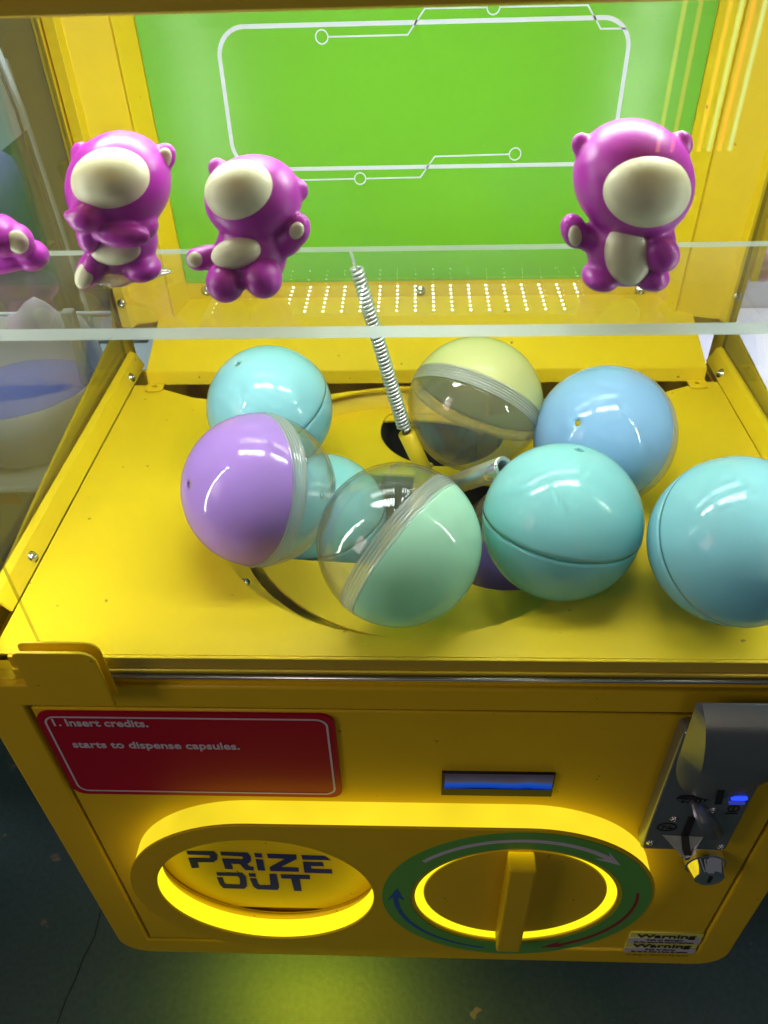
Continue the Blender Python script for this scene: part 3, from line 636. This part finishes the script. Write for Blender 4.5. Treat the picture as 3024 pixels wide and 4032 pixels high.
# ------------------------------------------------------------------ capsules
def capsule(name, at, R_, n_view, col, both, label):
    """n_view: direction of the coloured pole in the camera's right / up / toward frame"""
    at = Vector(at); n = (RIGHT*n_view[0]-DOWN*n_view[1]-FWD*n_view[2]).normalized()
    X = Matrix.Translation(at) @ n.to_track_quat('Z', 'Y').to_matrix().to_4x4()
    r = root('capsule_ball', at, label, 'capsule', 'pastel capsules in the hopper')
    m = paint('pastel_plastic', col, .5, var=.015, scale=8, spec=0.0)
    nt = m.node_tree; tl_ = nt.nodes.new('ShaderNodeBsdfTranslucent'); tl_.inputs[0].default_value = (*[c**.8 for c in col], 1)
    ms_ = nt.nodes.new('ShaderNodeMixShader'); ms_.inputs[0].default_value = .42
    nt.links.new(nt.nodes['Principled BSDF'].outputs[0], ms_.inputs[1]); nt.links.new(tl_.outputs[0], ms_.inputs[2])
    gl_ = nt.nodes.new('ShaderNodeBsdfGlossy'); gl_.inputs['Roughness'].default_value = .06
    mg_ = nt.nodes.new('ShaderNodeMixShader'); nt.links.new(fres(nt, 1.5).outputs[0], mg_.inputs[0]); nt.links.new(ms_.outputs[0], mg_.inputs[1]); nt.links.new(gl_.outputs[0], mg_.inputs[2])
    nt.links.new(mg_.outputs[0], nt.nodes['Material Output'].inputs[0])
    def arc(rad, a0, a1, k): return [(rad*sin(radians(a0+(a1-a0)*i/k)), rad*cos(radians(a0+(a1-a0)*i/k))) for i in range(k+1)]
    th = .0014
    def shell(nm, mt_, a0, a1, flip=1, rad=R_):
        prof = arc(rad, a0, a1, 30)+arc(rad-th, a1, a0, 30)
        bm = lathe([(a_, b_*flip) for a_, b_ in prof], 72, True); bmesh.ops.transform(bm, matrix=X, verts=bm.verts); return bmo(nm, bm, mt_, r, True)
    vent = 2.4
    shell('coloured_half', m, vent, 84 if not both else 89.3)
    if both:
        shell('coloured_half', m, vent, 88.6, -1, R_*.990)
    else:
        shell('clear_half', CSHELL, vent, 86, -1, R_*.992)
        prof = []
        k = [(.0064, .9915), (.0062, 1.003)]
        for zz in (.0050, .0032, .0014, -.0004, -.0022): k += [(zz+.0004, 1.0045), (zz-.0004, 1.0045), (zz-.0006, .9975), (zz-.0010, .9975)]
        k += [(-.0036, 1.003), (-.0038, .9915)]
        prof = [(math.sqrt(max(0, R_*R_-z*z))*q, z) for z, q in k]
        bm = lathe(prof, 72, True); bmesh.ops.transform(bm, matrix=X, verts=bm.verts); bmo('seam_ring', bm, RIMM, r, True)
    return r
OFF = Vector((-.003, -.28, .86))
CY, TE, PU, MI, YE, BL = (.45, .88, .99), (.43, .90, .95), (.60, .35, .92), (.64, .99, .80), (.76, .77, .35), (.38, .66, .99)
capsule('c', OFF+Vector((-.103, .4683, -.2966)), .0445, (-.40, .60, .70), CY, True, 'pale cyan capsule with a vent hole, behind the purple capsule near the rear board')
capsule('c', OFF+Vector((-.096, .3744, -.2956)), .0475, (-.77, .05, .63), PU, False, 'purple and clear capsule at the left of the pile')
capsule('c', OFF+Vector((-.0097, .3311, -.3011)), .0475, (.77, -.60, .22), MI, False, 'mint green and clear capsule at the front of the pile, tilted on its side')
capsule('c', OFF+Vector((.0416, .4701, -.2954)), .0475, (.40, .90, -.15), YE, False, 'lemon yellow capsule with its clear half down, over the dark exit hole')
capsule('c', OFF+Vector((.1278, .442, -.303)), .0475, (-.58, .10, .80), BL, False, 'sky blue capsule behind the teal one, its clear half to the right')
capsule('c', OFF+Vector((.087, .3565, -.3063)), .0475, (.12, .88, .45), TE, True, 'teal capsule with a curved seam, beside the open end of the steel sleeve')
capsule('c', OFF+Vector((.1772, .3261, -.2942)), .0475, (.22, .20, .95), CY, True, 'pale cyan capsule on the flat floor at the right edge, vent hole facing out')
capsule('c', OFF+Vector((-.068, .430, -.366)), .0475, (-.2, .7, .5), TE, True, 'half-hidden blue capsule low in the hopper, seen between the purple and mint capsules')
capsule('c', OFF+Vector((.078, .415, -.380)), .0475, (.1, -.85, .4), (.20, .14, .42), False, 'dark violet capsule mostly hidden under the teal capsule')

# ------------------------------------------------------------------ plain toy figures on the shelf
def blob(name, els, m, parent, at, R3, voxel=.0009, sm=6):
    """one continuous skin over a set of ellipsoids; els: (centre, radii, optional euler)"""
    bm = bmesh.new()
    for e in els:
        c, rd = e[0], e[1]; eu = e[2] if len(e) > 2 else (0, 0, 0)
        X = Matrix.Translation(c) @ Matrix.Rotation(radians(eu[2]), 4, 'Z') @ Matrix.Rotation(radians(eu[1]), 4, 'Y') @ Matrix.Rotation(radians(eu[0]), 4, 'X') @ Matrix.Diagonal((*rd, 1))
        bmesh.ops.create_icosphere(bm, subdivisions=4, radius=1, matrix=X)
    me = bpy.data.meshes.new('tmp'); bm.to_mesh(me); bm.free(); ob = bpy.data.objects.new('tmp', me); COL.objects.link(ob)
    md = ob.modifiers.new('r', 'REMESH'); md.mode = 'VOXEL'; md.voxel_size = voxel
    s = ob.modifiers.new('s', 'SMOOTH'); s.iterations = sm; s.factor = .5
    dg = bpy.context.evaluated_depsgraph_get(); m2 = bpy.data.meshes.new_from_object(ob.evaluated_get(dg)); bpy.data.objects.remove(ob)
    m2.transform(Matrix.Translation(at) @ R3); m2.name = name
    return link(name, m2, m, parent, True)
def ell(name, c, rd, eu, m, parent, at, R3):
    bm = bmesh.new()
    X = Matrix.Translation(at) @ R3 @ Matrix.Translation(c) @ Matrix.Rotation(radians(eu[2]), 4, 'Z') @ Matrix.Rotation(radians(eu[1]), 4, 'Y') @ Matrix.Rotation(radians(eu[0]), 4, 'X') @ Matrix.Diagonal((*rd, 1))
    bmesh.ops.create_uvsphere(bm, u_segments=40, v_segments=24, radius=1, matrix=X); return bmo(name, bm, m, parent, True)
def toy(at, body, patches, label, rz=0, zs=1.0, lean=0.0):
    r = root('toy_bear', at, label, 'toy figure', 'magenta toy figures on the acrylic shelf'); R3 = Matrix.Rotation(radians(rz), 4, 'Z'); R3[0][2] = lean
    body = [(Vector((e[0].x, e[0].y, e[0].z*zs)),)+tuple(e[1:]) for e in body]; patches = [(p[0], Vector((p[1].x, p[1].y, p[1].z*zs)), p[2], p[3]) for p in patches]
    blob('body', body, TOYM, r, at, R3)
    for nm, c, rd, eu in patches: ell(nm, c, rd, eu, CREAM, r, at, R3)
    return r
mm = .001
def V(*a): return Vector(a)*mm
# right: standing, one paw raised
at = PZ(2450, 1112, SHZ); at.z = SHZ
toy(at, [(V(6, 2, 51), V(23.5, 21, 22.5)), (V(-12.5, 4, 67), V(4.6, 3.2, 5.0)), (V(25, 4, 67), V(4.6, 3.2, 5.0)), (V(1, 1, 18), V(15.5, 13, 16)), (V(1, 1, 26), V(13, 11, 12)),
        (V(-9.5, -3, 5), V(8, 10, 5.5)), (V(11, -3, 5), V(8, 10, 5.5)), (V(-12, -1, 24), V(8, 5.5, 6), (0, 20, 0)), (V(-19, -3, 29), V(5.6, 5, 7.2), (0, -10, 0)),
        (V(15, -3, 24), V(6.5, 7, 8)), (V(14, -10, 20), V(7.5, 6, 7.5))],
    [('muzzle', V(8.0, -11.5, 52), V(17, 12, 13.5), (-6, 0, 8)), ('belly_patch', V(1, -9, 19.5), V(9.5, 5.6, 12.5), (-4, 0, 4)), ('paw_pad', V(-19.3, -6.6, 28.6), V(2.8, 2, 4.4), (0, 0, 0))],
    'magenta toy bear standing alone at the right of the shelf, one paw raised', 0, .80, -.20)
# left: standing, looking up, paw at chin, one foot lifted, on a clear glue pad
at = PZ(500, 1088, SHZ); at.z = SHZ
t1 = toy(at, [(V(-3, 2, 48), V(22, 20, 21)), (V(15, 6, 60), V(5.4, 3.2, 6.2), (0, 25, 0)), (V(-19, 6, 62), V(5, 3.2, 5.6), (0, -25, 0)), (V(-1, 2, 18), V(14.5, 12.5, 14)), (V(-1, 2, 26), V(12, 11, 11)),
        (V(-13, -7, 9), V(6.5, 7.5, 8.5), (-25, 20, 0)), (V(8, -3, 6), V(8.5, 9.5, 5.5), (0, 0, 20)),
        (V(-12, -11, 30), V(5.5, 5.5, 9)), (V(-11, -17, 40), V(7.5, 5.5, 6)), (V(-17, -18, 42), V(3, 2.5, 2.2)), (V(3, -15, 30), V(12, 5, 5.2), (0, 6, 0)), (V(10, -6, 30), V(6, 7, 5.5))],
    [('muzzle', V(-2.5, -9.5, 55.5), V(16, 11.5, 12), (-28, 0, 0)), ('belly_patch', V(-2, -9, 19), V(11, 4.6, 6), (-10, 0, 0)), ('sole_pad', V(-14.6, -12.8, 8.0), V(4.2, 2.2, 6.0), (-20, 15, -10)), ('ear_pad', V(15.6, 3.3, 60.5), V(3.4, 1.6, 4.4), (0, 25, 0))],
    'magenta toy bear standing on a clear glue pad, paw at its chin', 0, .80, .21)
bm = bmesh.new(); bmesh.ops.create_icosphere(bm, subdivisions=4, radius=1)
for v in bm.verts:
    k = 1+.16*sin(3*math.atan2(v.co.y, v.co.x)+1)+.08*sin(7*math.atan2(v.co.y, v.co.x)); v.co = Vector((v.co.x*.0165*k, v.co.y*.011*k, v.co.z*.0024*(1+.5*sin(v.co.x*4)*cos(v.co.y*5))+.0022)) + at + Vector((.001, -.003, 0))
bmo('glue_pad', bm, GLUE, t1, True)
# middle: sitting back with both soles forward, arms open
at = PZ(985, 1150, SHZ); at.z = SHZ
toy(at, [(V(5, 8, 42), V(20, 17.5, 16.5), (0, -10, 0)), (V(23, 10, 45), V(4.6, 3.2, 4.8)), (V(-9, 14, 54), V(4.2, 3.2, 4.2)), (V(2, 4, 18), V(15, 13, 15)), (V(3, 5, 28), V(13, 11, 10)),
        (V(-8, -8, 9), V(8, 9, 8)), (V(8, -8, 11), V(8, 9, 8)), (V(-14, 0, 18), V(7, 5, 5), (0, 15, 0)), (V(-19, -2, 18), V(5.5, 5, 4.8)), (V(18, 2, 24), V(8, 5, 5.5), (0, -40, 0)), (V(23, 1, 30), V(5, 5, 7), (0, 20, 0))],
    [('muzzle', V(2.0, -2.0, 49.5), V(14, 10.5, 11), (-42, -14, 0)), ('belly_patch', V(-2, -7, 23), V(10.5, 4.5, 6), (-30, -12, 0)), ('paw_pad', V(-19.6, -5.4, 19.4), V(3.4, 2, 3.0), (-20, 0, 0)), ('paw_pad', V(23.0, -3.2, 31.5), V(2.8, 1.8, 3.6), (0, 35, 0))],
    'magenta toy bear sitting back in the middle of the shelf with both soles forward', 0, .86, .0)
# far left: lying, cut by the picture edge
at = PZ(30, 1072, SHZ); at.z = SHZ
toy(at, [(V(-12, 2, 16), V(20, 14, 15), (0, 15, 0)), (V(-30, 4, 34), V(20, 18, 19)), (V(-6, 3, 27), V(9, 8, 7)), (V(6, -6, 19), V(8.5, 10, 9)), (V(12, -4, 16), V(6.5, 7, 7.5)), (V(12, 2, 7), V(8.5, 8, 7)), (V(-8, 0, 6), V(22, 11, 6))],
    [('belly_patch', V(-14, -10, 16), V(13, 4.5, 10.5), (0, 10, 0)), ('sole_pad', V(14.6, -10.0, 17.6), V(4.4, 2.0, 5.0), (0, 0, 25))],
    'magenta toy bear lying at the far left end of the acrylic shelf')

# ------------------------------------------------------------------ neighbouring machines and arcade seen through the acrylic
GREYP = paint('neighbour_grey', (.13, .18, .19), .5, var=.12, scale=6)
WHITEP = paint('neighbour_white', (.66, .67, .78), .45)
PALE = paint('poster_white', (.55, .62, .62), .6)
OLIVE = paint('neighbour_olive', (.26, .26, .18), .5, var=.1)
VIOL = paint('violet_plastic', (.13, .11, .30), .4); BLUEP = paint('blue_plastic', (.14, .17, .46), .35); ORANGE = paint('orange_label', (.42, .20, .08), .5)
NB = root('grey_machine', (-.55, .3, 0), 'grey arcade machine to the left, seen through the clear side pane', 'arcade machine')
boxo('back_panel', -.80, -.292, .70, .712, .1, 1.3, GREYP, NB, .003)
boxo('side_panel', -.82, -.805, -.25, .71, .1, 1.3, GREYP, NB, .003)
boxo('deck', -.80, -.300, .306, .698, .392, .400, PALE, NB, .003)
boxo('lower_panel', -.80, -.302, .312, .69, .1, .3915, OLIVE, NB, .004)
boxo('rail_bar', -.80, -.302, .500, .512, .452, .462, PALE, NB, .003)
boxo('rail_bar', -.80, -.302, .520, .526, .475, .481, PALE, NB, .002)
q = PY(318, 1400, .43); boxo('post', q.x-.006, q.x+.006, .425, .437, .4005, q.z+.05, PALE, NB, .002)
P4 = [PY(*t, .64) for t in ((-260, 120), (30, 235), (70, 360), (112, 505), (-20, 615), (-260, 700))]
prism('poster', P4, (0, .0015, 0), PALE, NB)
tube('pane_edge', [PY(-10, 190, .60), PY(90, 430, .60), PY(272, 985, .60), PY(420, 1480, .60)], .0028, PALE, NB, 8)
tube('pane_edge', [PY(-40, 190, .62), PY(66, 440, .62), PY(240, 985, .62)], .0018, DARKSTEEL, NB, 8)
P4 = [PY(*t, .66) for t in ((150, 60), (260, 60), (420, 700), (500, 1100), (390, 1100), (300, 700))]
prism('column_reflection', P4, (0, .004, 0), paint('reflection_brown', (.20, .15, .06), .5), NB)  # brown strip painted in as the column's reflection in the side pane
P4 = [PY(*t, .655) for t in ((228, 640), (268, 622), (290, 690), (256, 712))]
prism('hinge', P4, (0, -.006, 0), paint('dark_green', (.04, .09, .05), .5), NB, .001)
P4 = [PY(*t, .655) for t in ((298, 862), (340, 845), (372, 960), (330, 975))]
prism('hinge', P4, (0, -.006, 0), paint('dark_green', (.04, .09, .05), .5), NB, .001)
q = PY(25, 1958, .311); boxo('label', q.x-.012, q.x+.012, .3105, .3118, q.z-.0085, q.z+.0085, ORANGE, NB)
BX, BY = -.405, .395
bm = lathe([(.022, .4005), (.060, .402), (.078, .420), (.086, .450), (.088, .474), (.0855, .475), (.083, .450), (.075, .424), (.056, .406), (0, .405)], 48)
for v in bm.verts:
    if v.co.z > .44: v.co.z += .036*max(0, v.co.y/.09)**1.5*(1+.25*sin(9*math.atan2(v.co.y, v.co.x)))
bmesh.ops.translate(bm, verts=bm.verts, vec=(BX, BY, 0)); bowl = tag(bmo('chute_bowl', bm, paint('bowl_white', (.50, .51, .54), .45), None, True), 'white plastic bowl with a raised ragged back inside the grey machine', 'bowl')
bm = lathe([(0, .411), (.054, .412), (.072, .430), (.079, .447), (.079, .449), (.0, .432)], 48); bmesh.ops.translate(bm, verts=bm.verts, vec=(BX, BY, 0))
bmo('blue_lining', bm, BLUEP, bowl, True)
q = PY(20, 800, .62)
bm = lathe([(0, -.055), (.026, -.053), (.033, -.04), (.034, .02), (.028, .045), (.015, .056), (.0, .058)], 32); bmesh.ops.translate(bm, verts=bm.verts, vec=(q.x-.004, q.y, q.z))
vp = tag(bmo('toy_pack', bm, VIOL, None, True), 'violet rounded toy pack behind the side pane at the left edge', 'toy pack')
boxo('shelf_bracket', q.x-.05, q.x+.03, q.y-.03, q.y+.03, q.z-.060, q.z-.0555, GREYP, NB)
lt = bpy.data.lights.new('neighbour_lamp', 'AREA'); lt.energy = .34; lt.spread = radians(50); lt.size = .16; lt.color = (.85, .97, 1); lo = bpy.data.objects.new('neighbour_lamp', lt); COL.objects.link(lo); lo.location = (-.48, .53, 1.0)
NR = root('white_machine', (.5, .3, 0), 'white arcade machine to the right, seen through the clear side pane', 'arcade machine')
boxo('side_panel', .80, .815, .10, .70, .1, 1.3, WHITEP, NR, .004)
boxo('deck', .300, .80, .20, .698, .385, .395, WHITEP, NR, .003)
boxo('lower_panel', .302, .80, .21, .69, .1, .3845, WHITEP, NR, .003)
boxo('back_panel', .286, .80, .70, .712, .1, 1.3, WHITEP, NR, .004)
p = PY(2965, 1065, .699); screw((p.x, p.y, p.z), (0, -1, 0), NR, .006)
P4 = [PY(*t, .690) for t in ((3000, 560), (3040, 560), (2960, 990), (2925, 990))]
prism('glass_strip', P4, (0, .004, 0), paint('pale_pink_plastic', (.62, .52, .70), .3), NR)
lt = bpy.data.lights.new('white_machine_lamp', 'AREA'); lt.energy = .7; lt.spread = radians(50); lt.size = .16; lt.color = (.97, .97, 1); lo = bpy.data.objects.new('white_machine_lamp', lt); COL.objects.link(lo); lo.location = (.48, .53, 1.0)
PINK = paint('pink_plastic', (.80, .25, .56), .35)
p = PX(3004, 1020, .33)
bm = bmesh.new()
for dx, dz, r_ in ((0, 0, .011), (.004, -.012, .010), (.014, .004, .012)): bmesh.ops.create_uvsphere(bm, u_segments=20, v_segments=14, radius=r_, matrix=Matrix.Translation((p.x+dx, p.y, p.z+dz)))
pk = bmo('pink_toy', bm, PINK, None, True); tag(pk, 'small pink plastic toy at the right edge beside the white panel', 'toy')

# lit shop window opposite, seen only as reflections on the capsules
WN = root('shop_window', (-1.75, -1.0, 0), 'lit window opposite the machine, behind the camera', 'window', None)
wc = Vector((-1.75, -.95, 1.45)); wd = (Vector((0, .1, .55))-wc); wd.z = 0; wd.normalize(); wt = Vector((-wd.y, wd.x, 0))
WM = emis('lit_window', (1.0, .75, .74), WINDOW_STRENGTH)
def wpt(u, v, d): return wc+wt*u+Vector((0, 0, v))+wd*d
def wbox(name, u0, u1, v0, v1, d0, d1, m): return prism(name, [wpt(u0, v0, d0), wpt(u1, v0, d0), wpt(u1, v1, d0), wpt(u0, v1, d0)], wd*(d1-d0), m, WN)
for i in range(2):
    for j in range(3): wbox('pane', -.26+i*.27, -.01+i*.27, -.42+j*.29, -.15+j*.29, 0, .01, WM)
wbox('frame', -.30, .30, -.46, .48, -.03, -.001, GREYP)

# lamp added under the cabinet to throw the yellow pool on the ground
lt = bpy.data.lights.new('added_under_lamp', 'AREA'); lt.shape = 'RECTANGLE'; lt.size = .12; lt.size_y = .02; lt.energy = .22; lt.color = (1.0, .82, .01)
lo = bpy.data.objects.new('added_under_lamp', lt); COL.objects.link(lo); lo.location = (-.11, .012, .100); lo.rotation_euler = (radians(-18), 0, 0)

# coloured neon tubes on the arcade wall opposite, seen as streaks reflected in the acrylic
for k, (x_, c_) in enumerate(((2690, (1.0, .45, .12)), (2752, (1.0, .30, .10)), (2868, (1.0, .42, .10)), (2912, (.35, 1.0, .55)), (2958, (1.0, .16, .06)), (3003, (.25, 1.0, .65)))):
    p = PY(x_, 40, 1.25); tb = tube('neon_tube', [(p.x, -1.255, .44), (p.x, -1.255, 1.6)], .0036, emis('neon', c_, 5.0), None, 10)
    tag(tb, ('amber', 'orange', 'dark orange', 'green', 'red', 'teal')[k]+' neon tube on the wall opposite, seen as a streak in the acrylic', 'neon tube', 'neon tubes opposite the machine')
